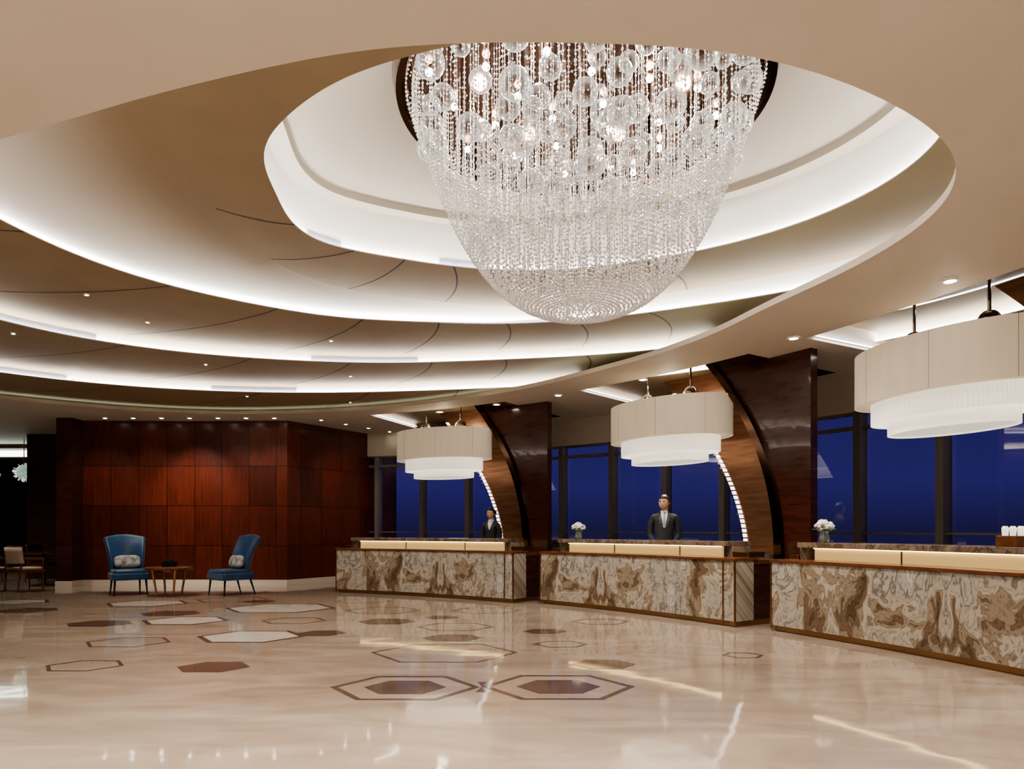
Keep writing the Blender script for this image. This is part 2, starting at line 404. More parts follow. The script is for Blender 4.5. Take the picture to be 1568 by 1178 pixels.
b.obj('ceiling_recess_sides',[M_white,M_recess]); b2.obj('ceiling_recess_top',M_recess)
for pa in pend_a:
    b3.add([P(13.1,pa+6.9,3.74),P(RO-.1,pa+6.9,3.74),P(RO-.1,pa+6.75,3.74),P(13.1,pa+6.75,3.74)],[(0,1,2,3)])
b3.obj('recess_led_strip',emit('recess_led',(1,.90,.85),9))

# ------------------------------------------------------------------ walls
def ribbon_wall(name,path,z0,z1,mat,thick=.2,uvs=True):
    b=B(); d=0; n=len(path)
    for i in range(n-1):
        p,q=np.array(path[i]),np.array(path[i+1]); L=np.hypot(*(q-p)); 
        nrm=np.array((q-p)[::-1])*np.array((-1,1))/L
        p2,q2=p+nrm*thick,q+nrm*thick
        vs=[(*p,z0),(*q,z0),(*q,z1),(*p,z1),(*p2,z0),(*q2,z0),(*q2,z1),(*p2,z1)]
        uv=[(d,z0),(d+L,z0),(d+L,z1),(d,z1)]*2
        b.add(vs,[(0,1,2,3),(5,4,7,6),(4,0,3,7),(1,5,6,2)],0,uv); d+=L
    return b.obj(name,mat)
wp=[(-9.62,15.3),(-7.3,15.38),(-5.04,15.3),(-3.1,18.3)]
ribbon_wall('wall_back',wp,0,ZS,M_wood)
ribbon_wall('baseboard_back',[(x,y-.02) for x,y in wp],0,.13,M_base,.02)
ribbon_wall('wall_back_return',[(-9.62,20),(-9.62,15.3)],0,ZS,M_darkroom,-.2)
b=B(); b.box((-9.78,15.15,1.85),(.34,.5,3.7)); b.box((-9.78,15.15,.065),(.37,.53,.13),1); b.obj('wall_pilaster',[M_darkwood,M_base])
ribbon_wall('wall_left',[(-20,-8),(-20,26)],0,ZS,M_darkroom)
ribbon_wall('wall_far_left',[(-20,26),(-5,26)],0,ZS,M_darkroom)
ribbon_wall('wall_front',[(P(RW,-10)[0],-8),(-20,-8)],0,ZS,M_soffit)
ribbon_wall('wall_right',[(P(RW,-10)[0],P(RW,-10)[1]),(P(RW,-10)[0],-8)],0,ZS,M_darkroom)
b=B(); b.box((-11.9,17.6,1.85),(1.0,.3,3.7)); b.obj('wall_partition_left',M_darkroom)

def arc_block(b,r0,r1,a0,a1,z0,z1,n=16,mi=0,uoff=0,r0t=None):
    vs=[];uv=[]
    for j in range(n+1):
        a=a0+(a1-a0)*j/n; s=uoff-rad(a-a0)*r0
        for r,z in((r0,z0),(r0 if r0t is None else r0t,z1),(r1,z1),(r1,z0)):
            vs.append(P(r,a,z)); uv.append((s,z+(r-r0)))
    fs=[]
    for j in range(n):
        k=4*j
        for q in range(4): fs.append((k+q,k+(q+1)%4,k+4+(q+1)%4,k+4+q))
    fs+=[(3,2,1,0),(4*n,4*n+1,4*n+2,4*n+3)]
    b.add(vs,fs,mi,uv)
b=B(); arc_block(b,15.45,15.75,-10,75.5,3.12,ZS,60); b.obj('wall_window_header',M_soffit)
b=B(); arc_block(b,15.45,15.75,-10,75.5,0,.98,60); arc_block(b,15.38,15.8,-10,75.5,.98,1.03,60); b.obj('wall_window_sill',M_sill)
angs=[28+4.65*k for k in range(-8,11)]
b=B()
for a in angs:
    c=P(15.55,a,2.07); b.box(c,(.22,.11,2.1),rz=rad(a))
arc_block(b,15.5,15.6,-10,75.5,2.84,2.90,60); arc_block(b,15.48,15.62,-10,75.5,3.08,3.13,60); arc_block(b,15.5,15.56,-10,75.5,1.18,1.21,60)
b.obj('window_frame',M_frame)
for i in range(len(angs)-1):
    b=B(); a0,a1=angs[i],angs[i+1]
    b.add([P(15.58,a0,1.03),P(15.58,a1,1.03),P(15.58,a1,3.12),P(15.58,a0,3.12)],[(0,1,2,3)]); b.obj('window_%d'%(i+1),M_glass)

# ------------------------------------------------------------------ arched wings
M_edge=emit('edge_light',(1,.84,.80),2.5)
def wing(name,ab):
    par=empty(name,P(13.4,ab,0))
    def panel(zt,tl,tr,r0,r1,z0,z1,mat,nm):
        b=B(); nz=28; nt_=4; vs=[]; 
        zs=np.linspace(z0,z1,nz+1)
        for z in zs:
            l=np.interp(z,zt,tl); 
            for k in range(nt_+1):
                t=l+(tr-l)*k/nt_
                for r in(r0,r1): vs.append(P(r,ab-math.degrees(t/13.4),z))
        W=2*(nt_+1); fs=[]
        for j in range(nz):
            for k in range(nt_):
                o=j*W+2*k; fs.append((o,o+2,o+W+2,o+W)); fs.append((o+1,o+W+1,o+W+3,o+3))
            o=j*W; fs.append((o,o+W,o+W+1,o+1)); o=j*W+W-2; fs.append((o,o+1,o+W+1,o+W))
        b.add(vs,fs); return b.obj(nm,mat,par)
    zz=np.linspace(0,3.97,30)
    def crv(z,a,c,p): return a-c*np.clip((z-.9)/2.6,0,2)**p
    tA=crv(zz,.05,.95,2.1)
    panel(zz,tA,.58,13.4,13.54,0,3.97,M_darkwood,'rib_panel')
    b=B(); vs=[]
    for z in np.linspace(0,3.9,30):
        t=np.interp(z,zz,tA)
        for dt,r in((0,13.32),(.12,13.32),(.12,13.42),(0,13.42)): vs.append(P(r,ab-math.degrees((t+dt)/13.4),z))
    b.add(vs,[(4*j+q,4*j+(q+1)%4,4*j+4+(q+1)%4,4*j+4+q) for j in range(29) for q in range(4)]); b.obj('arch_rib',M_bronze,par)
    tB=crv(zz,-.85,1.25,1.75)
    panel(zz,tB,.2,13.95,14.02,0,3.97,M_copper,'copper_panel')
    b=B(); vs=[]
    zs=np.linspace(.9,3.6,40)
    for z in zs:
        t=np.interp(z,zz,tB)
        for dt in(-.035,.035): vs.append(P(13.94,ab-math.degrees((t+dt)/13.4),z))
    b.add(vs,[(2*j,2*j+2,2*j+3,2*j+1) for j in range(39)]); b.obj('light_edge',M_edge,par)
    b=B()
    for j in range(0,36):
        z=.9+j*.075; t=np.interp(z,zz,tB); b.box(P(13.925,ab-math.degrees((t+.0)/13.4),z),(.03,.11,.02),rz=rad(ab))
    b.obj('edge_studs',M_chrome,par)
    b=B(); arc_block(b,13.05,13.42,ab+.1,ab+1.7,0,.9,4); b.obj('stone_pier',M_onyxd,par)
for a in(54.5,32.65,11.0): wing('arched_wing_wall',a)

# ------------------------------------------------------------------ reception desks
M_cled=emit('counter_led',(1,.74,.36),4.5)
def desk(R,a0,a1,uo):
    am=(a0+a1)/2
    par=empty('reception_desk',P(R+.4,am,0))
    b=B(); arc_block(b,R+.05,R+.72,a0+.15,a1-.15,0,.07,20); b.obj('plinth',M_brass,par)
    b=B(); arc_block(b,R,R+.36,a0,a1,.07,.85,24,uoff=uo); b.obj('marble_front',M_onyx,par,bevel=.006)
    b=B(); arc_block(b,R+.36,R+.74,a0+.05,a1-.05,.07,.80,20); b.obj('staff_cabinet',M_darkwood,par)
    b=B(); arc_block(b,R-.015,R+.42,a0-.05,a1+.05,.85,.885,24,uoff=uo); b.obj('front_ledge',M_tablewood,par,bevel=.004)
    b=B(); arc_block(b,R+.36,R+.80,a0,a1,.80,.85,20,uoff=uo); b.obj('work_top',M_tablewood,par)
    b=B(); arc_block(b,R+.36,R+.40,a0+2.4,a1-1.6,.885,1.03,20); b.obj('backlit_panel',M_glow,par)
    b=B(); arc_block(b,R+.335,R+.355,a0+2.4,a1-1.6,1.018,1.029,20); b.obj('counter_led_strip',M_cled,par)
    b=B(); arc_block(b,R+.26,R+.74,a0+1.6,a1-.8,1.03,1.095,24,uoff=uo+.4); b.obj('raised_counter',M_onyxd,par,bevel=.006)
    b=B()
    for a in(a0+1.7,a1-.95): arc_block(b,R+.34,R+.70,a-.25,a+.25,.85,1.03,3)
    b.obj('counter_support',M_onyxd,par)
    b=B()
    arc_block(b,R+.28,R+.6,a0+.1,a0+1.3,.885,.96,4); arc_block(b,R+.30,R+.55,a1-.7,a1-.15,.885,.94,3)
    b.obj('end_box',M_brass,par,bevel=.004)
    b=B()
    for a in(a0+.9,a0+.02,a1-.02): arc_block(b,R-.008,R+.01,a-.05,a+.05,.03,.85,2)
    for k in(.33,.66):
        a=a0+(a1-a0)*k; arc_block(b,R+.352,R+.356,a-.04,a+.04,.885,1.03,2)
    b.obj('brass_trim',M_brass,par)
    return par
desk(11.88,50.3,70,0.3); desk(12.17,31.1,48.6,1.1); desk(12.35,9.5,29.2,.7)

# ------------------------------------------------------------------ pendants
def pendant(a):
    c=P(13.3,a,0); par=empty('drum_pendant_lamp',(c[0],c[1],2.8)); rz=rad(a-90)
    A,Bx=1.10,.64
    b=B(); b.lathe([(1,2.70),(1,3.30),(.985,3.30),(.985,2.71),(.8,2.71),(.8,2.69)],(c[0],c[1],0),72,0,A,Bx,rz,cap=False); b.obj('drum_shade',M_shade,par,smooth=True,auto=True)
    b=B(); b.lathe([(.99,3.28),(.01,3.28)],(c[0],c[1],0),72,0,A,Bx,rz,cap=False); b.lathe([(.99,2.715),(.01,2.715)],(c[0],c[1],0),72,0,A,Bx,rz,cap=False); b.obj('diffuser',M_shade,par)
    b=B()
    for k in range(8):
        q=2*pi*k/8+.2; x=A*1.001*math.cos(q);y=Bx*1.001*math.sin(q)
        b.tube([(c[0]+x*math.cos(rz)-y*math.sin(rz),c[1]+x*math.sin(rz)+y*math.cos(rz),z) for z in(2.70,3.30)],.003,5)
    b.obj('shade_seams',M_cream,par)
    n=220
    for nm,s_,z0,z1 in(('fringe_upper',.80,2.47,2.71),('fringe_lower',.62,2.33,2.69)):
        b=B(); b.lathe([(s_,z1),(s_,z0)],(c[0],c[1],0),n,0,A,Bx,rz,cap=False,wob=lambda i:1+.022*(i%2)); b.obj(nm,M_fringe,par)
    b=B(); b.lathe([(.62,2.34),(.02,2.34)],(c[0],c[1],0),40,0,A,Bx,rz,cap=False); b.obj('fringe_base',M_fringe,par)
    b=B()
    for s_ in(-.42,.42):
        q=(c[0]+s_*math.cos(rz),c[1]+s_*math.sin(rz),0)
        b.tube([(q[0],q[1],3.26),(q[0],q[1],4.0)],.018,10)
        b.lathe([(.12,3.38),(.115,3.42),(.09,3.47),(.06,3.50),(.03,3.51)],q,20)
        b.lathe([(.13,3.97),(.13,4.0)],q,20)
    b.obj('stems',M_chrome,par,smooth=True,auto=True)
    l=bpy.data.lights.new('pendant_bulb','POINT'); l.energy=4; l.color=(1,.88,.7); l.shadow_soft_size=.12
    o=bpy.data.objects.new('pendant_bulb',l); o.location=(0,0,.7); o.parent=par; COL.objects.link(o)
    l=bpy.data.lights.new('pendant_down','SPOT'); l.energy=80; l.color=(1,.92,.8); l.shadow_soft_size=.2; l.spot_size=rad(130); l.spot_blend=.8
    o=bpy.data.objects.new('pendant_down',l); o.location=(0,0,-.5); o.parent=par; COL.objects.link(o)
for a in pend_a: pendant(a)

# ------------------------------------------------------------------ chandelier
cx,cy=.58,5.7
ZT=4.86; RT=1.46
ch=empty('crystal_chandelier',(cx,cy,4.9))
PR=[(r_,3.05+1.78*(r_/RT)**2.8) for r_ in np.linspace(0,RT,24)]
def shell(r): return np.interp(r,[p[0] for p in PR],[p[1] for p in PR])
b=B(); b.lathe([(RT+.08,ZT+.22),(RT+.10,ZT+.05),(RT+.07,ZT-.08),(RT+.02,ZT-.08),(RT+.02,ZT),(.01,ZT)],(cx,cy,0),96,cap=False); b.obj('canopy',M_bronze,ch,smooth=True,auto=True)
beads=[]; b=B(); rng=np.random.RandomState(3)
def strand(x,y,zb,zt,dense,outer):
    vs=[(x+.0018*math.cos(q),y+.0018*math.sin(q),z) for z in(zb,zt) for q in(0,2.09,4.19)]
    b.add(vs,[(0,1,4,3),(1,2,5,4),(2,0,3,5)])
    z=zb
    while z<zt:
        dz=z-zb
        if dz<dense: beads.append((x,y,z,.0110)); z+=.036
        else: beads.append((x,y,z,.0085)); z+=(.042 if outer else .075)
r=.05
while r<RT-.05:
    n=max(5,int(2*pi*r/.115)); ph=rng.rand()*6
    for i in range(n):
        a=ph+2*pi*i/n
        strand(cx+r*math.cos(a),cy+r*math.sin(a),shell(r)+.01,ZT,.15+.6*rng.rand(),False)
    r+=.11
n=165
for i in range(n):
    a=2*pi*i/n
    for rr in(1.40,1.45): strand(cx+rr*math.cos(a+rr*9),cy+rr*math.sin(a+rr*9),shell(rr),ZT,.1,True)
prr=np.array([p[0] for p in PR]); prz=np.array([p[1] for p in PR]); sl=np.concatenate([[0],np.cumsum(np.hypot(np.diff(prr),np.diff(prz)))])
for d_ in(-1,1):
    for i in range(76):
        s_=.12; tend=.98 if i%2==0 else .55+.4*rng.rand()
        while s_<sl[-1]*tend:
            rr=np.interp(s_,sl,prr); zz_=np.interp(s_,sl,prz)
            t=s_/sl[-1]
            a=2*pi*i/76+d_*(.8*(1-t)**1.2)
            stp=.034+.026*min(max((t-.4)/.4,0),1)
            if rr>.25 or i%3==0: beads.append((cx+rr*math.cos(a),cy+rr*math.sin(a),zz_,.0115-.003*t))
            s_+=stp
b.obj('strands',M_string,ch)
bd=np.array(beads); nb=len(bd)
oc=np.array([(1,0,0),(0,1,0),(-1,0,0),(0,-1,0),(0,0,1.15),(0,0,-1.15)])
rot=rng.rand(nb)*1.5
vx=bd[:,None,0]+bd[:,None,3]*(oc[None,:,0]*np.cos(rot)[:,None]-oc[None,:,1]*np.sin(rot)[:,None])-cx
vy=bd[:,None,1]+bd[:,None,3]*(oc[None,:,0]*np.sin(rot)[:,None]+oc[None,:,1]*np.cos(rot)[:,None])-cy
vz=bd[:,None,2]+bd[:,None,3]*oc[None,:,2]-4.9
V=np.stack([vx,vy,vz],2).reshape(-1,3)
T=np.array([(0,1,4),(1,2,4),(2,3,4),(3,0,4),(1,0,5),(2,1,5),(3,2,5),(0,3,5)])
F=(T[None]+6*np.arange(nb)[:,None,None]).reshape(-1,3)
me=bpy.data.meshes.new('beads'); me.vertices.add(len(V)); me.vertices.foreach_set('co',V.ravel()); me.loops.add(F.size); me.loops.foreach_set('vertex_index',F.ravel())
me.polygons.add(len(F)); me.polygons.foreach_set('loop_start',np.arange(len(F))*3); me.update(calc_edges=True); me.materials.append(M_bead)
o=bpy.data.objects.new('beads',me); o.parent=ch; COL.objects.link(o)
b=B(); placed=[]; tries=0
while len(placed)<125 and tries<14000:
    tries+=1
    a=rng.rand()*2*pi; r=1.36*math.sqrt(rng.rand())
    if r<.55 and rng.rand()<.5: continue
    zlo=shell(r)+.08; z=zlo+(4.72-zlo)*rng.rand()**1.3
    rr=.06+.055*rng.rand(); c=np.array((cx+r*math.cos(a),cy+r*math.sin(a),z))
    if z>4.72 or z<3.6 or any(np.linalg.norm(c-q)<rr+s+.01 for q,s in placed): continue
    if math.sin(a)>.35 and rng.rand()<.7: continue
    placed.append((c,rr)); b.ell(tuple(c),(rr,rr,rr),nu=24,nv=14)
b.obj('crystal_balls',M_ball,ch,smooth=True)
b=B()
for i in range(26):
    a=i*2.4; r=1.3*math.sqrt((i+.5)/26); b.ell((cx+r*math.cos(a),cy+r*math.sin(a),ZT-.05),(.03,.03,.03),nu=10,nv=6)
b.obj('halogen_bulbs',emit('halogen',(1,.9,.78),60),ch,smooth=True)
for i in range(6):
    a=i*pi/3; l=bpy.data.lights.new('chandelier_lamp','POINT'); l.energy=34; l.color=(1,.92,.84); l.shadow_soft_size=.06
    o=bpy.data.objects.new('chandelier_lamp',l); o.parent=ch; o.location=(.85*math.cos(a),.85*math.sin(a),-.16); COL.objects.link(o)

# ------------------------------------------------------------------ floor inlay
def hexpts(cx_,cy_,w,k=1,asp=.80): return [(cx_+w/2*k*math.cos(rad(60*i)),cy_+w/2*k*asp*math.sin(rad(60*i))) for i in range(6)]
b=B()
def hexring(x,y,w,t,mi=0,z=.002):
    o_=hexpts(x,y,w); k=1-2*t/w; i_=hexpts(x,y,w,k)
    b.add([(*p,z) for p in o_+i_],[(j,(j+1)%6,6+(j+1)%6,6+j) for j in range(6)],mi)
def hexfill(x,y,w,mi=0,z=.002): b.add([(*p,z) for p in hexpts(x,y,w)],[tuple(range(6))],mi)
for x,y,w,k in[(-.85,5.42,1.19,'rf'),(.37,5.44,1.22,'rf'),(-2.72,6.22,.67,'f'),(-3.93,6.28,.72,'r'),(-.73,8.8,1.0,'r'),(-.69,6.95,1.5,'r'),(.53,7.46,.6,'r'),(.85,6.35,.6,'f'),(2.3,6.8,.42,'r'),
    (-3.06,8.0,1.27,'w'),(-2.3,8.25,.6,'f'),(-4.27,7.6,.95,'r'),(-3.7,10.9,1.77,'w'),(-5.5,9.1,.87,'f'),(-2.0,10.6,1.2,'r'),(-7.5,10.6,.9,'f'),(-6.2,11.6,1.4,'w'),(-8.2,9.2,1.2,'r'),(-5.1,10.2,.9,'f'),(-.4,10.6,1.1,'r'),(1.2,9.3,.8,'r'),(-6.6,8.2,.9,'r'),
    (-.69,7.9,.7,'f'),(-4.5,9.4,1.2,'w'),(-1.7,9.3,.8,'f'),(-3.0,9.4,.9,'r'),(-5.0,12.2,1.3,'r'),(-8.6,11.8,1.2,'w'),(-1.0,9.75,.5,'f'),(-2.6,12.0,1.0,'r'),(-4.4,11.9,.6,'f'),(.4,8.4,.55,'f')]:
    if k=='rf': hexring(x,y,w,.06); hexfill(x,y,w*.55)
    if k=='f': hexfill(x,y,w)
    if k=='r': hexring(x,y,w,.04)
    if k=='w': hexfill(x,y,w-.1,1,.0015); hexring(x,y,w,.07)
b.add([(-.24,5.43,.0022),(-.20,5.60,.0022),(-.28,5.60,.0022),(-.20,5.26,.0022),(-.28,5.26,.0022)],[(0,1,2),(0,4,3)])
b.obj('floor_inlay',[M_inlay,M_inlayl])

# ------------------------------------------------------------------ furniture
def wing_chair(loc,rz):
    par=empty('wingback_chair',(0,0,0))
    b=B(); nu,nv=12,12; vs=[]
    for j in range(nv+1):
        v=j/nv
        for i in range(nu+1):
            u=-1+2*i/nu
            hw=.27+.10*v**1.5
            x=u*hw; y=.26+.20*v**1.3-.16*u*u*(.55+.45*math.sin(pi*min(v*1.1,1)))-.0
            z=.36+v*(.80-.06*u*u)
            vs.append((x,y,z))
    b.add(vs,[(j*(nu+1)+i,j*(nu+1)+i+1,(j+1)*(nu+1)+i+1,(j+1)*(nu+1)+i) for j in range(nv) for i in range(nu)])
    o=b.obj('backrest',M_velvet,par,smooth=True); s_=o.modifiers.new('s','SOLIDIFY'); s_.thickness=.09; s_.offset=0; bv=o.modifiers.new('b','BEVEL'); bv.width=.03; bv.segments=3
    b=B(); b.box((0,-.02,.36),(.62,.64,.14)); b.obj('seat_frame',M_velvet,par,bevel=.03)
    b=B(); b.box((0,-.04,.45),(.56,.58,.09)); b.obj('seat_cushion',M_velvet,par,bevel=.035,smooth=True)
    b=B()
    for sx in(-1,1):
        b.tube([(sx*.26,-.28,.32),(sx*.28,-.31,0)],[.022,.012],8); b.tube([(sx*.24,.24,.32),(sx*.26,.34,0)],[.022,.012],8)
    b.obj('legs',M_black,par)
    b=B(); sq=lambda p:[math.copysign(abs(p[0])**.55,p[0]),p[1]*(1-.3*(abs(p[0])*abs(p[2]))),math.copysign(abs(p[2])**.55,p[2])]
    b.ell((0,.10,.63),(.23,.07,.13),nu=24,nv=16,fn=sq,R=Matrix.Rotation(-.25,3,'X')); b.obj('lumbar_pillow',M_cush,par,smooth=True)
    par.location=loc; par.rotation_euler=(0,0,rz)
wing_chair((-7.45,13.25,0),rad(38)); wing_chair((-5.42,13.2,0),rad(-38))
par=empty('side_table',(-6.5,12.95,0)); b=B()
c=(-6.5,12.95,0)
b.lathe([(.40,.50),(.42,.515),(.42,.54),(.40,.55)],c,40); b.obj('table_top',M_tablewood,par,smooth=True,auto=True)
b=B()
for k in range(4):
    a=rad(45+90*k); ca,sa=math.cos(a),math.sin(a)
    b.tube([(c[0]+.30*ca,c[1]+.30*sa,.5),(c[0]+.22*ca,c[1]+.22*sa,.0)],[.025,.018],8)
b.lathe([(.24,.46),(.24,.50)],c,24); b.obj('table_legs',M_brass,par)
b=B(); b.box((c[0],c[1],.60),(.22,.16,.10)); b.box((c[0],c[1],.66),(.14,.10,.03)); b.obj('tea_box',M_black,par,bevel=.008)

def dining_chair(loc,rz,cream=True):
    par=empty('dining_chair',(0,0,0)); mt=M_cream if cream else M_darkwood
    b=B(); vs=[]; nu=10
    for v in range(5):
        for i in range(nu+1):
            u=-1+2*i/nu; vs.append((u*.25,.24-.10*u*u+.05*v/4,.58+.32*v/4))
    b.add(vs,[(v*(nu+1)+i,v*(nu+1)+i+1,(v+1)*(nu+1)+i+1,(v+1)*(nu+1)+i) for v in range(4) for i in range(nu)])
    o=b.obj('back_pad',mt,par,smooth=True); s_=o.modifiers.new('s','SOLIDIFY'); s_.thickness=.05
    b=B(); b.box((0,-.01,.465),(.46,.46,.05)); b.obj('seat',mt,par,bevel=.02)
    b=B(); b.box((0,0,.42),(.5,.5,.05))
    for sx in(-1,1):
        b.tube([(sx*.23,-.22,.66),(sx*.23,-.22,0)],[.020,.014],8); b.tube([(sx*.23,.18,.68),(sx*.23,.26,0)],[.022,.014],8); b.tube([(sx*.23,-.24,.66),(sx*.26,.0,.68),(sx*.25,.2,.68)],.022,8)
    b.tube([(-.26,.17,.90),(-.13,.26,.91),(0,.29,.915),(.13,.26,.91),(.26,.17,.90)],.016,8)
    b.obj('frame',M_tablewood,par); par.location=loc; par.rotation_euler=(0,0,rz)
dining_chair((-9.92,13.9,0),rad(155)); dining_chair((-10.62,13.8,0),rad(190)); dining_chair((-11.2,16.3,0),rad(90),False); dining_chair((-12.6,16.3,0),rad(-90),False); dining_chair((-10.45,16.6,0),rad(170),False)
par=empty('dining_table',(-10.5,15.3,0)) 
b=B(); b.lathe([(.42,.72),(.45,.73),(.45,.76)],(-10.5,15.3,0),32); b.lathe([(.25,0),(.25,.02),(.04,.05),(.04,.72)],(-10.5,15.3,0),20); b.obj('pedestal_table',M_darkwood,par)
M_globe=pm('globe_glass',(.12,.22,.19),.1,emis=(.7,1,.85),es=.25)
for x,y in((-13.15,18.4),(-14.4,18.8)):
    par=empty('globe_pendant_lamp',(x,y,2.8)); b=B(); b.ell((x,y,2.8),(.2,.2,.2),nu=16,nv=10); b.obj('globe',M_globe,par)
    b=B(); b.tube([(x,y,2.95),(x,y,3.7)],.012,8); b.obj('rod',M_chrome,par)
    b=B()
    for k in range(60):
        v=Vector(rng.randn(3)).normalized(); b.tube([tuple(Vector((x,y,2.8))+v*.18),tuple(Vector((x,y,2.8))+v*.26)],.008,4)
    b.obj('spikes',M_fringe,par)
b=B(); b.box((-15.2,19.6,3.45),(3.6,.3,.25),0); b.box((-15.2,19.42,3.42),(3.5,.04,.16),1); b.obj('lounge_light_cove',[M_soffit,emit('lounge_glow',(.85,1,.9),4)])

def flowers(p,s=1):
    par=empty('flower_vase',p); x,y,z=p
    b=B(); b.lathe([(.05*s,z),(.065*s,z+.06*s),(.05*s,z+.12*s),(.06*s,z+.15*s),(.052*s,z+.15*s),(.045*s,z+.12*s)],(x,y,0),20); b.obj('vase',M_vase,par,smooth=True)
    b=B()
    for k in range(3):
        c=(x+(k-1)*.05*s,y+.03*(k%2),z+.21*s+.03*(k%2))
        for q in range(26):
            v=Vector(rng.randn(3)).normalized()*.055*s; b.ell((c[0]+v.x,c[1]+v.y,c[2]+v.z*.8),(.026*s,.026*s,.02*s),nu=8,nv=5)
    b.obj('blooms',M_petal,par,smooth=True)
    b=B()
    for q in range(9):
        a=q*.7; b.ell((x+.1*s*math.cos(a),y+.1*s*math.sin(a),z+.17*s),(.05*s,.02*s,.008),rz=a,nu=8,nv=5)
    for q in range(4): b.tube([(x,y,z+.02),(x+.03*math.cos(q*1.6),y+.03*math.sin(q*1.6),z+.2*s)],.004,5)
    b.obj('leaves',M_leaf,par)
flowers(P(12.17+.5,46.6,1.095),.95); flowers(P(12.35+.42,27.2,1.095),.95)
q=P(12.35+.5,17.6,1.095); par=empty('amenity_tray',q); b=B(); b.box((q[0],q[1],q[2]+.05),(.28,.2,.10),rz=rad(18)); b.obj('tray_box',M_tablewood,par,bevel=.005)
b=B()
for k in range(4):
    b.lathe([(.025,q[2]+.10),(.03,q[2]+.17),(.02,q[2]+.19)],(q[0]-.1*math.sin(rad(18))*(k-1.5)*.7,q[1]+.1*(k-1.5)*.7,0),14)
b.obj('tea_lights',M_fringe,par)

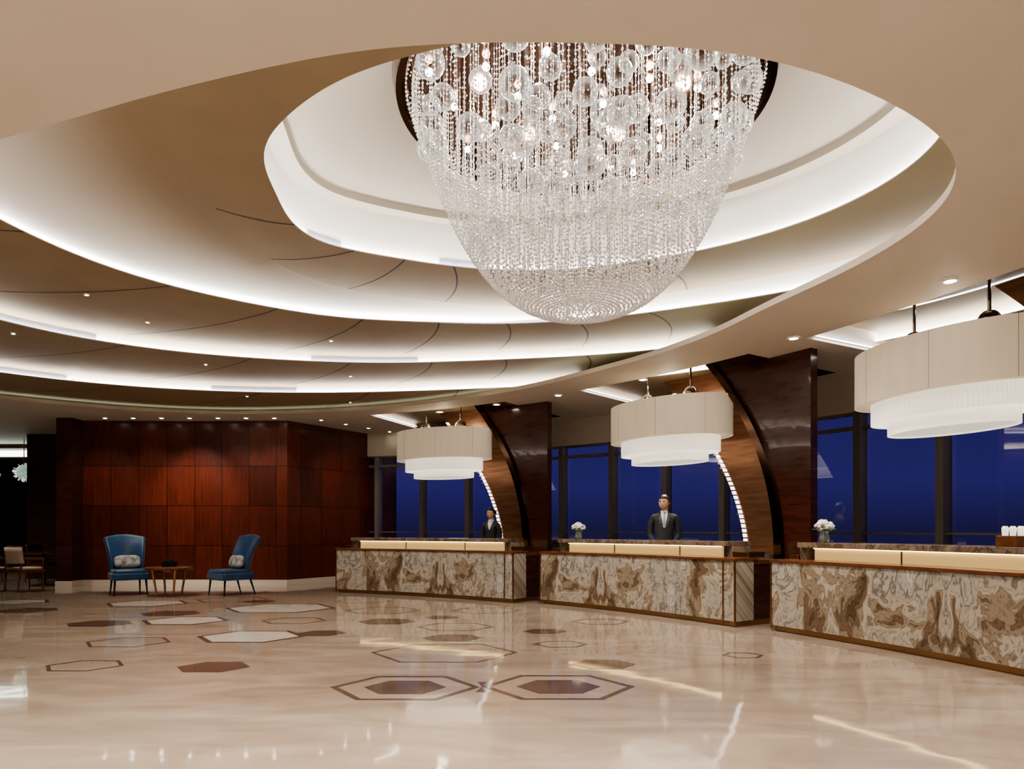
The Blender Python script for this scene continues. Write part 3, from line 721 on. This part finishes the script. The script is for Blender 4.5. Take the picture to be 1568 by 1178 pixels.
# ------------------------------------------------------------------ people
def person(name,loc,rz,H,female=False,look=0):
    par=empty(name,(0,0,0)); k=H/1.745
    sw=.160 if not female else .132
    if not female:
        J={'pel':(0,0,.95,.165,.12),'wai':(0,-.005,1.10,.165,.118),'che':(0,-.005,1.28,.195,.128),'upc':(0,.01,1.405,.15,.10),'nec':(0,.015,1.475,.072,.066)}
    else:
        J={'pel':(0,0,.95,.16,.12),'wai':(0,-.005,1.10,.125,.095),'che':(0,-.012,1.28,.155,.122),'upc':(0,.01,1.405,.12,.085),'nec':(0,.015,1.47,.055,.052)}
    E=[('pel','wai'),('wai','che'),('che','upc'),('upc','nec')]
    for s_,n in((-1,'l'),(1,'r')):
        J[n+'sh']=(s_*sw,.012,1.415,.070,.070); J[n+'ua']=(s_*(sw+.045),.018,1.30,.060,.058); J[n+'el']=(s_*(sw+.055),.03,1.12,.050,.050); J[n+'fa']=(s_*(sw-.005),-.10,1.03,.044,.044); J[n+'wr']=(s_*(sw-.08),-.19,.97,.032,.032)
        J[n+'hp']=(s_*.09,0,.88,.095,.1); J[n+'kn']=(s_*.10,-.01,.50,.062,.065); J[n+'an']=(s_*.10,.02,.09,.045,.05); J[n+'to']=(s_*.11,-.15,.04,.04,.035)
        E+=[('upc',n+'sh'),(n+'sh',n+'ua'),(n+'ua',n+'el'),(n+'el',n+'fa'),(n+'fa',n+'wr'),('pel',n+'hp'),(n+'hp',n+'kn'),(n+'kn',n+'an'),(n+'an',n+'to')]
    me=bpy.data.meshes.new('suited_body'); bm=bmesh.new(); sk=bm.verts.layers.skin.verify(); D={}
    for n,(x,y,z,r1,r2) in J.items():
        v=bm.verts.new((x,y,z)); v[sk].radius=(r1,r2); v[sk].use_root=(n=='pel'); D[n]=v
    for a,c in E: bm.edges.new((D[a],D[c]))
    bm.to_mesh(me); bm.free(); me.materials.append(M_suit)
    o=bpy.data.objects.new('suited_body',me); COL.objects.link(o); o.parent=par
    m=o.modifiers.new('skin','SKIN'); m.use_smooth_shade=True; m.branch_smoothing=.6; m=o.modifiers.new('sub','SUBSURF'); m.levels=2; m.render_levels=2
    bpy.context.view_layer.update()
    dg=bpy.context.evaluated_depsgraph_get(); tree=BVHTree.FromObject(o,dg)
    def front(x,z,off=.004):
        h=tree.ray_cast(Vector((x,-1,z)),Vector((0,1,0)))
        return (x,(h[0].y if h[0] else -.045)-off,z)
    hp=empty('head_pivot',(0,0,0)); hp.parent=par
    hc=(0,-.012,1.672)
    def hf(p):
        x,y,z=p
        if z<0: x*=1-.24*z*z; y*=1-.10*z*z
        if y<0:
            y*=.93
            y-=.17*math.exp(-((x/.15)**2))*math.exp(-(((z+.12)/.20)**2))
            y+=.07*(math.exp(-(((abs(x)-.38)/.2)**2))*math.exp(-(((z-.05)/.13)**2)))
            y-=.05*math.exp(-((x/.3)**2))*math.exp(-(((z+.52)/.12)**2))
            y-=.08*math.exp(-((x/.3)**2))*math.exp(-(((z+.86)/.15)**2))
        return [x,y,z]
    b=B(); b.ell(hc,(.078,.096,.118),nu=48,nv=36,fn=hf)
    b.lathe([(.056,1.48),(.050,1.54),(.050,1.58),(.058,1.63)],(0,.012,0),20)
    for s_ in(-1,1): b.ell((s_*.078,.005,1.667),(.011,.02,.032),nu=12,nv=8)
    b.obj('head',M_skin,hp,smooth=True)
    b=B()
    for s_ in(-1,1):
        b.ell((s_*.030,-.092,1.680),(.013,.006,.006),0,12,8); b.ell((s_*.030,-.097,1.680),(.006,.003,.0055),1,10,6); b.ell((s_*.031,-.097,1.700),(.019,.005,.0035),1,12,6)
    b.ell((0,-.103,1.608),(.024,.006,.0055),2,14,6)
    b.obj('face_features',[M_eye,M_hair,M_lip],hp,smooth=True)
    nu,nv=48,40; vs=[];fs=[]
    c=(0,.002,1.682); d=(.086,.108,.120)
    for j in range(nv+1):
        ph=pi*j/nv
        for i in range(nu):
            a=2*pi*i/nu; x,y,z=math.sin(ph)*math.cos(a),math.sin(ph)*math.sin(a),math.cos(ph)
            t=min(max((y+.60)/.70,0),1); t=t*t*(3-2*t); lim=.40*(1-t)+(-.62)*t
            if z<lim:
                zz=lim-.02; s=math.sqrt(max(1-lim*lim,.01)); n=math.hypot(x,y)+1e-6
                x,y,z=x/n*s*.80,y/n*s*.80,zz
            vs.append((c[0]+x*d[0],c[1]+y*d[1],c[2]+z*d[2]))
    for j in range(nv):
        for i in range(nu):
            q=(i+1)%nu; fs.append((j*nu+i,(j+1)*nu+i,(j+1)*nu+q,j*nu+q))
    b=B(); b.add(vs,fs)
    if female: b.ell((0,.115,1.69),(.048,.045,.05),nu=20,nv=12)
    b.obj('hair',M_hair,hp,smooth=True)
    hp.location=(0,0,-.045); hp.rotation_euler=(0,0,look)
    b=B(); z0,z1=(1.24,1.49) if not female else (1.30,1.48); n=14; vs=[]
    for j in range(n+1):
        t=j/n; z=z0+(z1-z0)*t; w=.004+.054*t**.8
        for i in range(7): vs.append(front((-1+2*i/6)*w,z,.005))
    b.add(vs,[(j*7+i,j*7+i+1,(j+1)*7+i+1,(j+1)*7+i) for j in range(n) for i in range(6)],0)
    b.lathe([(.064,1.465),(.056,1.507)],(0,.012,0),24,0,cap=False)
    if not female:
        vs=[]
        for j in range(n+1):
            t=j/n; z=1.25+(1.482-1.25)*t; w=.024-.014*t
            for i in range(3): vs.append(front((-1+i)*w,z,.012))
        b.add(vs,[(j*3+i,j*3+i+1,(j+1)*3+i+1,(j+1)*3+i) for j in range(n) for i in range(2)],1)
        b.ell((0,-.056,1.482),(.015,.014,.014),1,12,8)
    b.obj('shirt_and_tie',[M_shirt,M_tie],par,smooth=True)
    b=B()
    for s_ in(-1,1):
        vs=[]
        for j in range(n+1):
            t=j/n; z=z0-.01+(z1+.0-z0)*t; wi=.002+.052*t**.8; wo=wi+.010+.036*math.sin(pi*min(t*1.1,1))**.8*(1 if t<.75 else .7)
            for i in range(4): vs.append(front(s_*(wi+(wo-wi)*i/3),z,.009))
        b.add(vs,[(j*4+i,j*4+i+1,(j+1)*4+i+1,(j+1)*4+i) for j in range(n) for i in range(3)])
    for z in(1.20,1.12): b.ell(front(0,z,.002),(.008,.004,.008),0,10,6)
    b.obj('lapels',M_lapel,par,smooth=True)
    for s_,nm in((-1,'left'),(1,'right')):
        b=B(); W=Vector((s_*(sw-.07),-.185,.975)); tgt=Vector((0,-.235,.90+(.012 if s_>0 else -.012)))
        d=(tgt-W).normalized(); side=Vector((0,-.3,1)).cross(d).normalized(); up=d.cross(side)
        b.tube([W-d*.03,W,W+d*.035,W+d*.07,W+d*.092],[.022,.024,.032,.036,.028],12)
        for q in range(4):
            base=W+d*.085+side*(q-1.5)*.018; L=[.062,.075,.07,.055][q]
            b.tube([base,base+d*L*.5+up*.004*s_,base+d*L*.8+up*.02*s_,base+d*L*.9+up*.038*s_],[.0095,.009,.008,.006],8)
        base=W+d*.035+side*.028; b.tube([base,base+side*.028+d*.03,base+side*.03+d*.06],[.012,.011,.008],8)
        b.obj('hand_'+nm,M_skin,par,smooth=True)
    if female:
        b=B(); b.lathe([(.14,1.0),(.165,.92),(.19,.80),(.175,.50)],(0,0,0),32,0,1,.75); b.obj('skirt',M_suit,par,smooth=True)
    par.location=loc; par.rotation_euler=(0,0,rz); par.scale=(k,k,k)
person('receptionist_man',(2.42,10.85,0),rad(-12),1.80,look=rad(-22))
person('receptionist_woman',(-.41,13.35,0),rad(-20),1.68,True,look=rad(-15))

# ------------------------------------------------------------------ downlights and added fill spots
def spot(p,e,size=70,col=(1,.92,.82),tgt=None,blend=.7,r=.05):
    l=bpy.data.lights.new('downlight_and_fill_beam','SPOT'); l.energy=e; l.spot_size=rad(size); l.spot_blend=blend; l.color=col; l.shadow_soft_size=r
    o=bpy.data.objects.new('downlight_and_fill_beam',l); o.location=(p[0],p[1],p[2]-.03)
    if tgt is not None:
        d=Vector(tgt)-Vector(p); o.rotation_euler=d.to_track_quat('-Z','Y').to_euler()
    COL.objects.link(o)
b=B(); 
def fixture(x,y,z=ZS,r=.055):
    b.lathe([(r*1.45,z-.001),(r*1.45,z-.012),(r,z-.014),(r,z-.004)],(x,y,0),20,0,cap=False); b.lathe([(r,z-.006),(.002,z-.006)],(x,y,0),20,1,cap=False)
desk_dl=[(4.3,6.7),(3.59,8.7),(2.13,11.1),(.84,12.4),(-1.5,14.14),(4.6,4.6),(-.3,13.3)]
for x,y in desk_dl: fixture(x,y); 
for a,R in((68,11.3),(60,11.2),(52,11.3),(46,11.5),(40,11.5),(33,11.6),(26,11.7),(18,11.7),(11,11.7)):
    p=P(R-.35,a,ZS); spot(p,110,80,tgt=P(R+.9,a,.4),blend=1) 
wl=[(x,14.93) for x in np.linspace(-8.9,-5.2,7)]
for x,y in wl: fixture(x,y,r=.04)
for x in(-9.1,-8.1,-7.1,-6.2,-5.3): spot((x,14.0,ZS+.02),90 if x!=-7.1 else 280,70,tgt=(x,15.4,1.7),col=(1,.9,.78),blend=1)
for x,y in((-4.6,15.3),(-4.2,15.9),(-3.8,16.5),(-3.4,17.1)): fixture(x+.35,y-.1,r=.035)
spot((-3.3,15.3,ZS),90,80,tgt=(-4.2,16.8,1.5),blend=1)
for (th,rr,z) in((172,3.2,Z1),(163,4.6,Z2),(150,4.9,Z2),(120,3.9,Z2),(158,6.6,Z3),(135,6.0,Z3),(112,5.5,Z3),(145,8.2,Z4),(125,7.5,Z4),(110,7.2,Z4),(99,6.9,Z4)):
    fixture(CC[0]+rr*math.cos(rad(th)),CC[1]+rr*math.sin(rad(th)),z,.022)
b.obj('recessed_downlights',[M_white,M_dl])
for x,y in((-7,7),(-4.5,9.5),(-6.5,11.5),(-2.5,11),(-1.5,8),(-3.5,6.5),(1.2,9.2),(2.6,7.4)):  # general fill spots added in the open ceiling, without fixtures
    spot((x,y,3.8),200,120,tgt=(x,y,0),blend=1,r=.06)
for x,y in((-6,1.5),(-3,1),(0,1.2),(3,1.5),(5.6,3),(-9,4),(-3,-3),(2,-3),(0,3),(-2.5,3)):  # unseen fill spots added around and behind the camera for ambient light
    spot((x,y,ZS),450,140,tgt=(x,y,0),blend=1,r=.06)
spot((-7,13.0,3.75),130,90,tgt=(-6.5,13.2,0),blend=1)
for x,y in((-10.5,13.2),(-12.5,15),(-14,18)): spot((x,y,ZS),130,130,tgt=(x,y,0),blend=1)  # extra spots added to brighten the left area

# ------------------------------------------------------------------ world
w=bpy.data.worlds.new('dusk'); S.world=w; w.use_nodes=True; nt=w.node_tree; bg=nt.nodes['Background']
tc=N(nt,'ShaderNodeTexCoord'); sx=N(nt,'ShaderNodeSeparateXYZ'); r=ramp(nt,[(0,(.014,.013,.055)),(.06,(.024,.021,.115)),(.5,(.010,.009,.065))])
nt.links.new(tc.outputs['Generated'],sx.inputs[0]); nt.links.new(sx.outputs[2],r.inputs[0]); nt.links.new(r.outputs[0],bg.inputs[0]); bg.inputs[1].default_value=1

# ------------------------------------------------------------------ camera
cam=bpy.data.cameras.new('camera'); cam.lens=24; cam.sensor_width=36; cam.shift_y=.142; cam.clip_start=.05
o=bpy.data.objects.new('camera',cam); o.location=(0,0,1.25); o.rotation_euler=(pi/2,0,0); COL.objects.link(o); S.camera=o
S.view_settings.view_transform='AgX'
try: S.view_settings.look='AgX - Medium High Contrast'
except Exception as e: print(e)
S.view_settings.exposure=0.42
